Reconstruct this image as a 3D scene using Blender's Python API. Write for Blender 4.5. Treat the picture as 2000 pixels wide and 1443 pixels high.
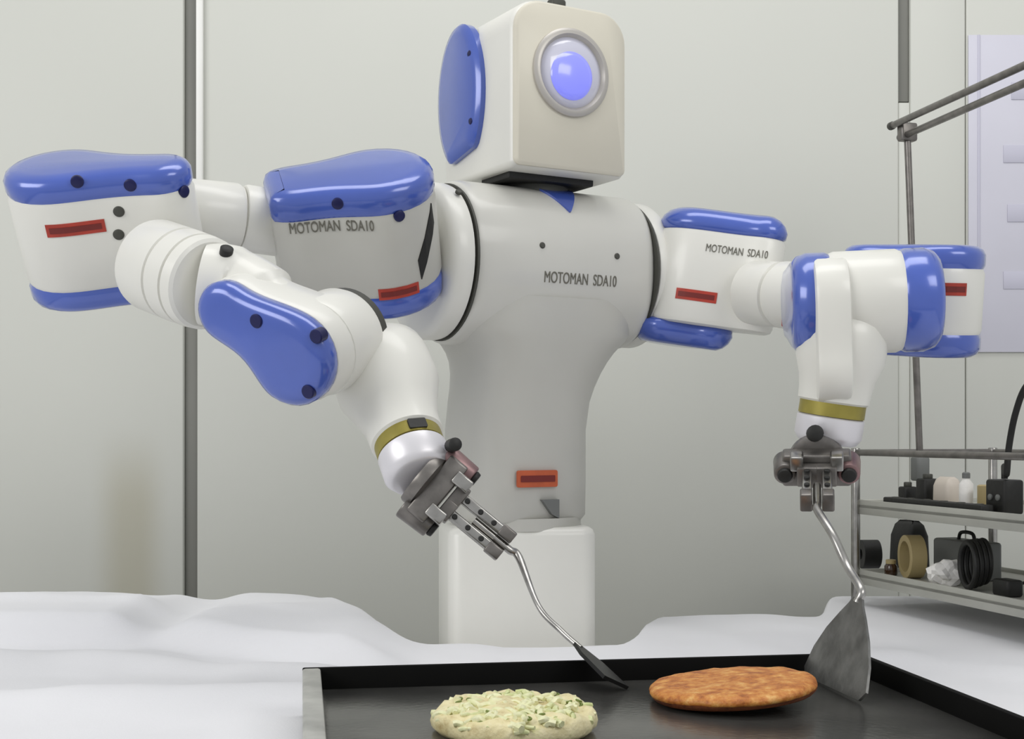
import bpy, bmesh, math, random
from mathutils import Vector, Matrix, noise
random.seed(7)
for o in list(bpy.data.objects): bpy.data.objects.remove(o)
SC = bpy.context.scene
COL = SC.collection
V = Vector

# ------------------------------------------------------------------ camera, world, lights, exposure
CAM_Z, FOC, HOR = 1.09, 2600.0, 850.0
cd = bpy.data.cameras.new('camera'); cam = bpy.data.objects.new('camera', cd); COL.objects.link(cam)
cam.location = (0, 0, CAM_Z); cam.rotation_euler = (math.pi/2, 0, 0)
cd.sensor_fit = 'HORIZONTAL'; cd.sensor_width = 36.0; cd.lens = 36.0*FOC/2000.0
cd.shift_y = (HOR-721.5)/2000.0; cd.clip_start = 0.05
SC.camera = cam
w = bpy.data.worlds.new('hall'); SC.world = w; w.use_nodes = True
bg = w.node_tree.nodes['Background']; bg.inputs[0].default_value = (0.96, 0.98, 1.0, 1); bg.inputs[1].default_value = 0.60

def area(name, loc, target, sx, sy, power, col=(1, 1, 1)):
    l = bpy.data.lights.new(name, 'AREA'); l.shape = 'RECTANGLE'; l.size = sx; l.size_y = sy
    l.energy = power; l.color = col
    o = bpy.data.objects.new(name, l); COL.objects.link(o); o.location = loc
    o.rotation_euler = (V(target)-V(loc)).to_track_quat('-Z', 'Y').to_euler()
    return o
area('ceiling_lamp_left', (-3.5, -0.3, 2.9), (0.1, 3.1, 0.9), 2.8, 1.8, 82, (1.0, 0.99, 0.965))
area('fill_right', (2.4, -0.2, 3.2), (0.9, 3.3, 0.8), 2.0, 1.2, 33, (1.0, 0.985, 0.95))  # unseen fill added to lift the robot's face and the right wall
area('ceiling_lamp_rear', (0.3, 2.1, 3.9), (0.3, 2.1, 0.7), 2.4, 1.0, 30, (1.0, 0.99, 0.97))
SC.view_settings.view_transform = 'Standard'; SC.view_settings.look = 'None'
SC.view_settings.gamma = 1.0; SC.view_settings.use_curve_mapping = False
SC.view_settings.exposure = -0.07

# ------------------------------------------------------------------ helpers
def F(px, py, d):
    """point seen at a photograph pixel at depth d (metres)"""
    return V(((px-1000)/FOC*d, d, CAM_Z-(py-HOR)/FOC*d))

def lin(c):
    c = c/255.0
    return c/12.92 if c <= 0.04045 else ((c+0.055)/1.055)**2.4

def mat(name, rgb, rough=0.5, metal=0.0, coat=0.0, var=0.0, vscale=8.0, bump=0.0, bscale=60.0, rgb2=None, stretch=None):
    m = bpy.data.materials.new(name); m.use_nodes = True
    nt = m.node_tree; b = nt.nodes['Principled BSDF']
    c = (lin(rgb[0]), lin(rgb[1]), lin(rgb[2]), 1)
    b.inputs['Base Color'].default_value = c
    b.inputs['Roughness'].default_value = rough; b.inputs['Metallic'].default_value = metal
    b.inputs['Coat Weight'].default_value = coat; b.inputs['Coat Roughness'].default_value = 0.12
    tc = nt.nodes.new('ShaderNodeTexCoord'); src = tc.outputs['Object']
    if stretch:
        mp = nt.nodes.new('ShaderNodeMapping'); mp.inputs['Scale'].default_value = stretch
        nt.links.new(src, mp.inputs[0]); src = mp.outputs[0]
    if var or rgb2:
        n = nt.nodes.new('ShaderNodeTexNoise'); n.inputs['Scale'].default_value = vscale; n.inputs['Detail'].default_value = 6
        nt.links.new(src, n.inputs['Vector'])
        r = nt.nodes.new('ShaderNodeValToRGB'); r.color_ramp.elements[0].position = 0.35; r.color_ramp.elements[1].position = 0.65
        if rgb2: c2 = (lin(rgb2[0]), lin(rgb2[1]), lin(rgb2[2]), 1)
        else: c2 = (c[0]*(1-var), c[1]*(1-var), c[2]*(1-var), 1)
        r.color_ramp.elements[0].color = c2; r.color_ramp.elements[1].color = c
        nt.links.new(n.outputs['Fac'], r.inputs[0]); nt.links.new(r.outputs[0], b.inputs['Base Color'])
    if bump:
        n2 = nt.nodes.new('ShaderNodeTexNoise'); n2.inputs['Scale'].default_value = bscale; n2.inputs['Detail'].default_value = 4
        nt.links.new(src, n2.inputs['Vector'])
        bp = nt.nodes.new('ShaderNodeBump'); bp.inputs['Strength'].default_value = bump; bp.inputs['Distance'].default_value = 0.01
        nt.links.new(n2.outputs['Fac'], bp.inputs['Height']); nt.links.new(bp.outputs[0], b.inputs['Normal'])
    return m

M = {
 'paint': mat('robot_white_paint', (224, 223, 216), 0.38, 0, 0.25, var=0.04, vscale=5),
 'shade': mat('robot_shaded_paint', (189, 188, 181), 0.42, 0, 0.2, var=0.04, vscale=5),  # shade painted in: darker copy of the white robot paint
 'chestshade': mat('robot_chest_shaded', (205, 204, 197), 0.34, 0, 0.3, var=0.04, vscale=5),  # chest's dimmer front painted in, between white and torso tone
 'beige': mat('head_front_shaded', (214, 209, 193), 0.45, 0, 0.15, var=0.05, vscale=6),  # beige carries the shade on the front of the head
 'blue': mat('cover_blue', (70, 96, 186), 0.24, 0.1, 0.9, var=0.12, vscale=7),
 'navy': mat('bolt_navy', (14, 18, 74), 0.4, 0.2),
 'black': mat('black_rubber', (22, 22, 20), 0.55, bump=0.1),
 'gap': mat('joint_dark_grey', (70, 70, 64), 0.5, 0.2),
 'red': mat('label_red', (178, 58, 42), 0.5, var=0.25, vscale=30),
 'orange': mat('label_orange', (196, 92, 52), 0.5, var=0.2, vscale=30),
 'darkred': mat('label_dark_red', (112, 28, 22), 0.5),
 'ink': mat('print_grey', (104, 102, 92), 0.6),
 'band': mat('wrist_band_olive', (164, 152, 72), 0.35, 0.4, var=0.3, vscale=14),
 'steel': mat('brushed_steel', (176, 174, 170), 0.28, 1.0, var=0.25, vscale=40),
 'darksteel': mat('dark_steel', (132, 128, 124), 0.36, 0.75, var=0.3, vscale=40),
 'pinksteel': mat('anodised_pink_grey', (150, 122, 122), 0.4, 0.7, var=0.2, vscale=40),
 'chrome': mat('satin_flange', (222, 220, 224), 0.36, 0.3),
 'wall': mat('wall_panel_paint', (204, 205, 198), 0.6, var=0.025, vscale=1.3),
 'wallback': mat('wall_backing', (128, 128, 122), 0.8, var=0.1),
 'lit_edge': mat('lit_edge_white', (238, 238, 234), 0.4, var=0.02),
 'post': mat('post_grey', (128, 128, 122), 0.5, var=0.12, vscale=3),
 'floor': mat('floor_grey', (150, 148, 142), 0.7, var=0.1, vscale=3),
 'cloth': mat('white_cloth', (226, 226, 229), 0.85, var=0.03, vscale=4, bump=0.06, bscale=300),
 'tablewood': mat('table_board', (170, 160, 145), 0.6, var=0.15),
 'plate': mat('griddle_plate', (92, 92, 89), 0.24, 0.7, rgb2=(122, 121, 117), vscale=7, bump=0.05, bscale=120),
 'iron': mat('griddle_black_iron', (9, 9, 8), 0.7, 0.0, var=0.3, vscale=12),
 'rimlit': mat('griddle_lit_rim', (178, 178, 172), 0.5, 0.1, var=0.3, vscale=20),  # light on the left iron rim put into a pale grey
 'blade': mat('spatula_steel', (128, 128, 126), 0.42, 0.85, rgb2=(96, 96, 94), vscale=30, bump=0.08, bscale=90),
 'bladeshade': mat('spatula_shaded_blade', (34, 34, 34), 0.4, 0.6, var=0.3, vscale=30),  # dark tone stands in for shading on the steel blade
 'sheet': mat('lilac_paper', (208, 207, 219), 0.5, var=0.06, vscale=3),
 'sheetink': mat('faded_print', (194, 193, 208), 0.6),
 'tan': mat('tan_tape', (176, 158, 112), 0.5, var=0.15),
 'brown': mat('brown_glass', (60, 38, 20), 0.2, 0, 0.5),
 'cream': mat('cream_plastic', (208, 198, 186), 0.45, var=0.1),
 'grey': mat('grey_plastic', (112, 114, 112), 0.5, var=0.1),
 'paper': mat('white_paper', (232, 230, 226), 0.7, bump=0.2),
 'tray': mat('tray_steel', (186, 186, 178), 0.4, 0.35, var=0.12, vscale=9),
}

M['iron'].node_tree.nodes['Principled BSDF'].inputs['Specular IOR Level'].default_value = 0.12
# food materials
def food(name, stops, scale, bump, bscale, rough):
    m = bpy.data.materials.new(name); m.use_nodes = True; nt = m.node_tree; b = nt.nodes['Principled BSDF']
    tc = nt.nodes.new('ShaderNodeTexCoord')
    n = nt.nodes.new('ShaderNodeTexNoise'); n.inputs['Scale'].default_value = scale; n.inputs['Detail'].default_value = 7; n.inputs['Roughness'].default_value = 0.65
    nt.links.new(tc.outputs['Object'], n.inputs['Vector'])
    r = nt.nodes.new('ShaderNodeValToRGB'); els = r.color_ramp.elements
    while len(els) < len(stops): els.new(0.5)
    for e, (p, c) in zip(els, stops): e.position = p; e.color = (lin(c[0]), lin(c[1]), lin(c[2]), 1)
    nt.links.new(n.outputs['Fac'], r.inputs[0]); nt.links.new(r.outputs[0], b.inputs['Base Color'])
    n2 = nt.nodes.new('ShaderNodeTexNoise'); n2.inputs['Scale'].default_value = bscale; n2.inputs['Detail'].default_value = 5
    nt.links.new(tc.outputs['Object'], n2.inputs['Vector'])
    bp = nt.nodes.new('ShaderNodeBump'); bp.inputs['Strength'].default_value = bump; bp.inputs['Distance'].default_value = 0.006
    nt.links.new(n2.outputs['Fac'], bp.inputs['Height']); nt.links.new(bp.outputs[0], b.inputs['Normal'])
    b.inputs['Roughness'].default_value = rough
    return m
M['browned'] = food('browned_batter', [(0.32, (140, 74, 26)), (0.45, (186, 114, 48)), (0.57, (206, 142, 70)), (0.7, (226, 182, 112))], 55, 0.5, 90, 0.5)
M['crust'] = food('dark_crust', [(0.35, (70, 32, 16)), (0.65, (128, 68, 32))], 30, 0.4, 80, 0.5)
M['batter'] = food('pale_batter', [(0.3, (196, 176, 124)), (0.45, (224, 212, 164)), (0.6, (232, 222, 180)), (0.72, (206, 206, 142))], 34, 0.6, 70, 0.5)
M['cabbage'] = food('cabbage_shred', [(0.3, (206, 212, 150)), (0.5, (228, 226, 186)), (0.7, (190, 200, 130))], 20, 0.2, 60, 0.45)
M['leafgreen'] = mat('green_onion', (118, 132, 62), 0.5, var=0.2, vscale=30)

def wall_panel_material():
    m = M['wall'].copy(); m.name = 'wall_panel_tan_patch'; nt = m.node_tree; b = nt.nodes['Principled BSDF']
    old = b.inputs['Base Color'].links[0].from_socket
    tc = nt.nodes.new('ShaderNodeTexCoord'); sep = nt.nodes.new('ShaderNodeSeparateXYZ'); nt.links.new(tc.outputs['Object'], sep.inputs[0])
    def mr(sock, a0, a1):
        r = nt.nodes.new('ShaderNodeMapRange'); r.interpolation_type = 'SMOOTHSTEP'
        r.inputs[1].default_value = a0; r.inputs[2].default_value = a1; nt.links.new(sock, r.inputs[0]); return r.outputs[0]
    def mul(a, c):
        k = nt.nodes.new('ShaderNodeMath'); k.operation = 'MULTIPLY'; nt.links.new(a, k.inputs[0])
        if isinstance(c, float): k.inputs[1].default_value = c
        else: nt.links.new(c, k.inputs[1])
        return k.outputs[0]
    f = mul(mul(mr(sep.outputs[0], -1.08, -0.98), mr(sep.outputs[0], -0.86, -0.95)), mr(sep.outputs[2], 1.14, 0.90))  # tan patch on the left panel, stronger towards the bottom
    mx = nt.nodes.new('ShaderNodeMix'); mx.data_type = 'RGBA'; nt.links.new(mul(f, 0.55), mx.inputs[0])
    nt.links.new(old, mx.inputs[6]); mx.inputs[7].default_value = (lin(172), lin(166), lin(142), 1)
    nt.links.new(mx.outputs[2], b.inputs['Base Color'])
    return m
M['walltan'] = wall_panel_material()

def fr(o, n, u):
    """orthonormal frame: origin o, axis n, in-plane u"""
    n = V(n).normalized(); u = V(u); u = (u-n*u.dot(n)).normalized()
    return (V(o), u, n.cross(u), n)

def world_pos(o):
    p = V((0, 0, 0))
    while o is not None: p += o.location; o = o.parent
    return p

def make(name, bm, m, parent=None, smooth=40):
    base = world_pos(parent) if parent else V((0, 0, 0))
    bmesh.ops.recalc_face_normals(bm, faces=bm.faces)
    if base.length: bmesh.ops.translate(bm, vec=-base, verts=bm.verts)
    me = bpy.data.meshes.new(name); bm.to_mesh(me); bm.free()
    me.materials.append(M[m] if isinstance(m, str) else m)
    if smooth:
        for p in me.polygons: p.use_smooth = True
        me.set_sharp_from_angle(angle=math.radians(smooth))
    o = bpy.data.objects.new(name, me); COL.objects.link(o); o.parent = parent
    return o

def top(o, label=None, cat=None, group=None, kind=None):
    if label: o['label'] = label
    if cat: o['category'] = cat
    if group: o['group'] = group
    if kind: o['kind'] = kind
    return o

def thing(name, loc, label, cat, group=None):
    o = bpy.data.objects.new(name, None); o.empty_display_size = 0.05; COL.objects.link(o); o.location = loc
    return top(o, label, cat, group)

def solo(name, bm, m, loc, label, cat, group=None, smooth=40):
    """single-mesh thing with its origin at loc"""
    bmesh.ops.translate(bm, vec=-V(loc), verts=bm.verts)
    o = make(name, bm, m, None, smooth); o.location = loc
    return top(o, label, cat, group)

def loft(bm, rings, cap=True, closed=True):
    vs = [[bm.verts.new(p) for p in r] for r in rings]
    n = len(rings[0])
    for a, b in zip(vs, vs[1:]):
        for i in range(n if closed else n-1):
            j = (i+1) % n
            bm.faces.new((a[i], a[j], b[j], b[i]))
    if cap:
        bm.faces.new(vs[0][::-1]); bm.faces.new(vs[-1])
    return bm

def offset(outline, d):
    n = len(outline); res = []
    area2 = sum(outline[i][0]*outline[(i+1) % n][1]-outline[(i+1) % n][0]*outline[i][1] for i in range(n))
    s = 1 if area2 > 0 else -1
    for i in range(n):
        p = V(outline[i]); a = (p-V(outline[i-1])); b = (V(outline[(i+1) % n])-p)
        a = a.normalized() if a.length > 1e-9 else V((0, 0)); b = b.normalized() if b.length > 1e-9 else V((0, 0))
        na = V((a.y, -a.x))*s; nb = V((b.y, -b.x))*s
        m = na+nb; m = m.normalized() if m.length > 1e-6 else na
        c = max(0.5, m.dot(na)) if na.length > 0 else 1
        res.append(tuple(p-m*(d/c)))
    return res

def prism(bm, outline, frame, profile):
    """outline extruded along the frame axis; profile = [(inset, height)...]"""
    o, u, v, n = frame
    rings = []
    for ins, h in profile:
        ol = offset(outline, ins) if abs(ins) > 1e-9 else outline
        rings.append([o+u*a+v*b+n*h for a, b in ol])
    return loft(bm, rings)

def rrect(a, b, r, k=5, r2=None):
    """rounded rectangle half sizes a,b ; r2 = radius of the lower corners"""
    r2 = r if r2 is None else r2; pts = []
    for cx, cy, a0, rr in ((1, 1, 0, r), (-1, 1, 90, r), (-1, -1, 180, r2), (1, -1, 270, r2)):
        for i in range(k+1):
            t = math.radians(a0+90*i/k)
            pts.append((cx*(a-rr)+rr*math.cos(t), cy*(b-rr)+rr*math.sin(t)))
    return pts

def bev(h0, h1, b):
    return [(b, h0), (b*0.3, h0+b*0.3), (0, h0+b), (0, h1-b), (b*0.3, h1-b*0.3), (b, h1)]

def box(bm, c, half, yaw=0.0, b=0.004, tilt=None):
    R = Matrix.Rotation(yaw, 3, 'Z')
    if tilt is not None: R = tilt
    f = (V(c), R @ V((1, 0, 0)), R @ V((0, 1, 0)), R @ V((0, 0, 1)))
    b = min(b, min(half)*0.45)
    return prism(bm, rrect(half[0], half[1], max(b*1.5, 0.0005) if b*1.5 < min(half[0], half[1]) else min(half[0], half[1])*0.5, 3), f, bev(-half[2], half[2], b))

def lathe(bm, p, axis, prof, seg=40, cap=True):
    """prof = [(radius, height along axis)]"""
    ax = V(axis).normalized(); u = ax.orthogonal().normalized(); v = ax.cross(u)
    rings = [[V(p)+ax*h+(u*math.cos(2*math.pi*i/seg)+v*math.sin(2*math.pi*i/seg))*r for i in range(seg)] for r, h in prof]
    return loft(bm, rings, cap)

def cyl(bm, p0, p1, r0, r1=None, b=0.006, seg=36):
    r1 = r0 if r1 is None else r1; d = V(p1)-V(p0); L = d.length
    b = min(b, L*0.4, r0*0.5, r1*0.5)
    return lathe(bm, p0, d, [(r0-b, 0), (r0-b*0.3, b*0.3), (r0, b), (r1, L-b), (r1-b*0.3, L-b*0.3), (r1-b, L)], seg)

def catmull(pts, k=8):
    pts = [V(p) for p in pts]; P = [pts[0]*2-pts[1]]+pts+[pts[-1]*2-pts[-2]]; out = []
    for i in range(1, len(P)-2):
        for j in range(k):
            t = j/k; a, b, c, d = P[i-1:i+3]
            out.append(0.5*((2*b)+(c-a)*t+(2*a-5*b+4*c-d)*t*t+(3*b-a-3*c+d)*t**3))
    out.append(pts[-1]); return out

def tube(bm, pts, r, seg=12, closed=False):
    n = len(pts); rings = []; u = None
    for i, p in enumerate(pts):
        t = (V(pts[min(i+1, n-1)])-V(pts[max(i-1, 0)])).normalized()
        u = t.orthogonal() if u is None else (u-t*u.dot(t))
        u.normalize(); v = t.cross(u)
        rr = r[i] if isinstance(r, (list, tuple)) else r
        rings.append([V(p)+(u*math.cos(2*math.pi*k/seg)+v*math.sin(2*math.pi*k/seg))*rr for k in range(seg)])
    return loft(bm, rings)

def torus(bm, c, axis, R, r, seg=40, k=12):
    ax = V(axis).normalized(); u = ax.orthogonal().normalized(); v = ax.cross(u); vs = []
    for i in range(seg):
        a = 2*math.pi*i/seg; e = u*math.cos(a)+v*math.sin(a)
        vs.append([bm.verts.new(V(c)+e*(R+r*math.cos(2*math.pi*j/k))+ax*(r*math.sin(2*math.pi*j/k))) for j in range(k)])
    for i in range(seg):
        for j in range(k):
            bm.faces.new((vs[i][j], vs[(i+1) % seg][j], vs[(i+1) % seg][(j+1) % k], vs[i][(j+1) % k]))
    return bm

def bean(r0, r1, L, wt=0.0, wb=0.0, k=14, e=12, cut=0.0):
    """outline round a small circle at 0 and one at L on +u; wt/wb waist the +v / -v side; cut flattens the 0 end"""
    pts = []
    for i in range(k+1):
        t = math.radians(90+180*i/k); x = r0*math.cos(t); y = r0*math.sin(t)
        if cut: x = max(x, -r0*(1-cut))
        pts.append((x, y))
    for i in range(1, e):
        t = i/e; s = t*t*(3-2*t); pts.append((L*t, -(r0+(r1-r0)*s)+wb*math.sin(math.pi*t)**2))
    for i in range(k+1):
        t = math.radians(-90+180*i/k); pts.append((L+r1*math.cos(t), r1*math.sin(t)))
    for i in range(1, e):
        t = 1-i/e; s = t*t*(3-2*t); pts.append((L*t, (r0+(r1-r0)*s)-wt*math.sin(math.pi*t)**2))
    # drop duplicates
    out = []
    for p in pts:
        if not out or (V(p)-V(out[-1])).length > 1e-5: out.append(p)
    return out

def text_mesh(s, size):
    c = bpy.data.curves.new('t', 'FONT'); c.body = s; c.size = size; c.align_x = 'LEFT'
    o = bpy.data.objects.new('t', c); COL.objects.link(o)
    me = bpy.data.meshes.new_from_object(o.evaluated_get(bpy.context.evaluated_depsgraph_get()))
    bm = bmesh.new(); bm.from_mesh(me)
    bpy.data.objects.remove(o); bpy.data.curves.remove(c); bpy.data.meshes.remove(me)
    return bm

def lettering(s, size, width, mapf, parent):
    """flat print wrapped on a surface: mapf(x, y, h) -> world point, x scaled to width"""
    bm = text_mesh(s, size)
    xs = [v.co.x for v in bm.verts]; x0, x1 = min(xs), max(xs)
    ret = bmesh.ops.extrude_face_region(bm, geom=bm.faces[:])
    for g in ret['geom']:
        if isinstance(g, bmesh.types.BMVert): g.co.z = 1
    for v in bm.verts:
        v.co = mapf((v.co.x-x0)/(x1-x0)*width, v.co.y, 0.0012 if v.co.z > 0.5 else -0.002)
    return make('lettering', bm, 'ink', parent, smooth=0)

def sticker(name, m, frame, a, b, parent):
    bm = bmesh.new(); prism(bm, rrect(a, b, min(a, b)*0.25, 3), frame, [(0, -0.004), (0, 0.0014), (0.0004, 0.0018)])
    s = make(name, bm, m, parent)
    bm = bmesh.new(); o, u, v, n = frame
    prism(bm, rrect(a*0.86, b*0.38, b*0.1, 2), frame, [(0, 0), (0, 0.0026)])
    return s, bm

# ------------------------------------------------------------------ the setting
WY = 3.40
backing = bmesh.new(); box(backing, (0.2, WY+0.05, 1.5), (2.8, 0.03, 1.5), b=0.002)
wall = make('wall_back', backing, 'wallback'); top(wall, kind='structure')
for x0, x1, m in ((-2.6, -0.834, 'walltan'), (-0.80, 0.982, 'wall'), (1.012, 1.1515, 'wall'), (1.1535, 3.0, 'wall')):
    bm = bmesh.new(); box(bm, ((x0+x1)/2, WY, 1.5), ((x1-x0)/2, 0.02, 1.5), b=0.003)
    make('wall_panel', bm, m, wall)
bm = bmesh.new(); box(bm, (-0.817, WY+0.005, 1.5), (0.0168, 0.012, 1.5), b=0.002); make('joint_post', bm, 'post', wall)
bm = bmesh.new(); box(bm, (0.997, WY+0.005, 2.47), (0.0148, 0.012, 0.53), b=0.002); make('joint_post', bm, 'post', wall)
bm = bmesh.new(); box(bm, (0.997, WY+0.003, 0.968), (0.0148, 0.018, 0.968), b=0.002); make('joint_cover', bm, 'wall', wall)
bm = bmesh.new(); box(bm, (-0.791, WY-0.0272, 2.11), (0.009, 0.007, 0.49), b=0.003)
top(make('lit_edge_1', bm, 'lit_edge'), kind='structure')  # white strip added as the lit edge of the panel
bm = bmesh.new(); box(bm, (0.2, 1.3, -0.02), (2.8, 2.18, 0.02), b=0.001)
top(make('floor', bm, 'floor'), kind='structure')

# ------------------------------------------------------------------ table and cloth
TZ = 0.72
def sm(x, a, b):
    t = max(0, min(1, (x-a)/(b-a))); return t*t*(3-2*t)
def back_edge(x):
    if x < -0.46: return 2.95
    if x < -0.17:
        t = (x+0.46)/0.29; t = t*t*(3-2*t); return 2.95+(2.43-2.95)*t
    if x < 0.19: return 2.43
    if x < 0.32: return 2.43+0.39*sm(x, 0.19, 0.32)
    return 2.82+0.34*sm(x, 0.63, 0.77)
table = thing('table', (0, 1.9, 0), 'big table under the white cloth, cut out round the robot base', 'table')
xs = [-1.43]+[-0.50+0.02*k for k in range(65)]+[1.53]
ol = [(-1.43, 1.04), (1.53, 1.04)]+[(x, back_edge(x)-0.07) for x in reversed(xs)]
bm = bmesh.new(); prism(bm, ol, (V((0, 0, 0)), V((1, 0, 0)), V((0, 1, 0)), V((0, 0, 1))), [(0, TZ-0.045), (0, TZ-0.020)])
make('tabletop', bm, 'tablewood', table, smooth=30)
for x, y in ((-1.38, 1.1), (1.48, 1.1), (-1.38, 2.8), (1.48, 3.0), (0.8, 3.0), (-0.6, 2.75)):
    bm = bmesh.new(); cyl(bm, (x, y, 0), (x, y, TZ-0.045), 0.022); make('leg', bm, 'darksteel', table)

def g(x, c, s): return math.exp(-((x-c)/s)**2)
def cloth_z(x, y):
    z = 0.0
    # rolled bulge far left, ending near x=-0.68
    k = 1-sm(x, -0.74, -0.62)
    z += 0.058*k*sm(y, 2.36, 2.42)*(1-0.5*sm(y, 2.6, 2.9))
    z += 0.012*k*g(y, 2.62, 0.06)
    # second bulge between it and the robot, drifting nearer to the right
    c = 2.62-0.55*(x+0.6)
    k2 = sm(x, -0.70, -0.56)*(1-sm(x, -0.30, -0.14))
    z += 0.044*k2*sm(y, c-0.28, c-0.21)*(1-0.3*sm(y, c, c+0.25))
    z -= 0.006*k*g(y, 2.345, 0.018)+0.006*k2*g(y, c-0.295, 0.018)
    # fold crease running under it
    z += 0.010*g(y, 2.14-0.25*(x+0.4), 0.05)*(1-sm(x, -0.3, -0.1))*sm(x, -1.3, -0.7)
    # ridge that runs along the griddle's back left
    z += 0.016*g(y, 1.97+0.16*x, 0.06)*(1-sm(x, 0.42, 0.55))
    # soft ripples right
    z += 0.010*sm(x, 0.5, 0.8)*math.sin(9*(x*1.2+y*1.9)+2*noise.noise((x*3, y*3, 0)))*g(y, 2.25, 0.45)
    z += 0.006*noise.noise((x*5, y*4, 1.3))+0.004*noise.noise((x*11, y*9, 4.1))
    z += 0.006*math.sin(6*(y*1.6-x*0.9)+3*noise.noise((x*2.2, y*2.2, 7)))*(1-sm(x, -0.45, -0.2))
    # flat under griddle
    gx = sm(x, -0.42, -0.32)*(1-sm(x, 0.66, 0.78))*(1-sm(y, 1.86+0.167*x, 1.99+0.167*x))
    z *= 1-gx
    # flat under rack
    z *= 1-sm(x, 0.66, 0.74)*sm(y, 2.1, 2.25)
    return TZ-0.006+max(z, -0.004)
bm = bmesh.new(); NX, NY = 240, 130; grid = []
for i in range(NX+1):
    x = -1.47+3.04*i/NX; yb = back_edge(x); row = []
    for j in range(NY+1):
        y = 1.0+(yb-1.0)*j/NY
        z = cloth_z(x, y); e = min(1, (yb-y)/0.05); z -= 0.02*(1-e)**2
        row.append(bm.verts.new((x, y, z)))
    for kx in range(1, 9):       # hanging back
        fl = 0.012*math.sin(x*38)*kx/8
        row.append(bm.verts.new((x, yb+0.012+fl*0.4, cloth_z(x, yb)-0.02-0.07*kx+0.0)))
    front = [bm.verts.new((x, 0.985-0.010*math.sin(x*30)*kx/6, TZ-0.01-0.09*kx)) for kx in range(6, 0, -1)]
    grid.append(front+row)
for a, b in zip(grid, grid[1:]):
    for j in range(len(a)-1): bm.faces.new((a[j], b[j], b[j+1], a[j+1]))
cl = make('tablecloth', bm, 'cloth', None, smooth=80)
top(cl, 'white tablecloth with soft folds, spread over the table round robot and griddle', 'tablecloth')
sd = cl.modifiers.new('thick', 'SOLIDIFY'); sd.thickness = 0.003; sd.offset = -1

# ------------------------------------------------------------------ griddle
GA = math.radians(9.0)
GO = V((-0.281, 1.785, 0)); GU = V((math.cos(GA), math.sin(GA), 0)); GW = V((math.sin(GA), -math.cos(GA), 0))   # along back edge / towards viewer
GWID, GDEP = 0.79, 0.62
PLZ, RIMZ = 0.75, 0.779
gc = GO+GU*GWID/2+GW*GDEP/2
griddle = thing('griddle', (gc.x, gc.y, TZ), 'black iron griddle pan with raised rim, on the white cloth', 'griddle')
def gbox(u0, u1, w0, w1, z0, z1, b=0.003):
    bm = bmesh.new(); c = GO+GU*(u0+u1)/2+GW*(w0+w1)/2
    box(bm, (c.x, c.y, (z0+z1)/2), ((u1-u0)/2, (w1-w0)/2, (z1-z0)/2), GA, b); return bm
make('plate', gbox(0.004, GWID-0.004, 0.004, GDEP-0.004, TZ-0.003, PLZ), 'plate', griddle)
make('rim', gbox(0, GWID, 0, 0.008, TZ-0.004, RIMZ), 'iron', griddle)['label'] = 'black back rim'
make('rim', gbox(0, GWID, GDEP-0.008, GDEP, TZ-0.004, RIMZ), 'iron', griddle)
make('rim', gbox(0, 0.024, 0.008, GDEP-0.008, TZ-0.004, RIMZ), 'rimlit', griddle)['label'] = 'left rim, lit grey painted in'
make('rim', gbox(GWID-0.010, GWID, 0.008, GDEP-0.008, TZ-0.004, RIMZ), 'iron', griddle)

# ------------------------------------------------------------------ pancakes
def pancake(cx, cy, z, r, t, wob, lump, seed, tiltm=None):
    bm = bmesh.new(); seg = 72; rings = []
    prof = [(0.0, 0, 0), (0.5, 0, 0), (0.9, 0.0, 0), (0.985, 0.25, 0.3), (1.0, 0.5, 0.5), (0.985, 0.75, 0.8), (0.94, 0.95, 1), (0.85, 1.04, 1), (0.7, 1.08, 1), (0.5, 1.12, 1), (0.3, 1.14, 1), (0.12, 1.15, 1)]
    for f, h, l in prof:
        ring = []
        for i in range(seg):
            a = 2*math.pi*i/seg
            R = r*(1+wob*noise.noise((math.cos(a)*1.6+seed, math.sin(a)*1.6, seed))+wob*0.4*noise.noise((math.cos(a)*5+seed, math.sin(a)*5, 3)))
            x, y = math.cos(a)*R*max(f, 0.001), math.sin(a)*R*max(f, 0.001)
            dz = lump*l*(noise.noise((x*26+seed, y*26, 1))+0.6*noise.noise((x*60+seed, y*60, 2)))
            p = V((x, y, t*h+dz))
            ring.append(p)
        rings.append(ring)
    loft(bm, rings)
    T = (tiltm.to_4x4() if tiltm is not None else Matrix.Identity(4))
    bm.transform(Matrix.Translation((cx, cy, z)) @ T)
    return bm
# browned one, its right edge lifted by the spatula
OC = V((0.283, 1.70)); tm = Matrix.Rotation(math.radians(-4.5), 3, 'Y')
pk = thing('pancake', (OC.x, OC.y, PLZ), 'golden brown round pancake lifted by the grey spatula blade', 'pancake')
bm = pancake(OC.x, OC.y, PLZ+0.0125, 0.108, 0.0145, 0.05, 0.0022, 3.0, tm); make('browned_top', bm, 'browned', pk, 70)
bm = bmesh.new(); lathe(bm, (0, 0, 0), (0, 0, 1), [(0.07, -0.0016), (0.1, -0.001), (0.1045, 0.003), (0.1055, 0.006), (0.09, 0.008)], 48)
bm.transform(Matrix.Translation((OC.x, OC.y, PLZ+0.0105)) @ tm.to_4x4()); make('underside', bm, 'crust', pk)
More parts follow.
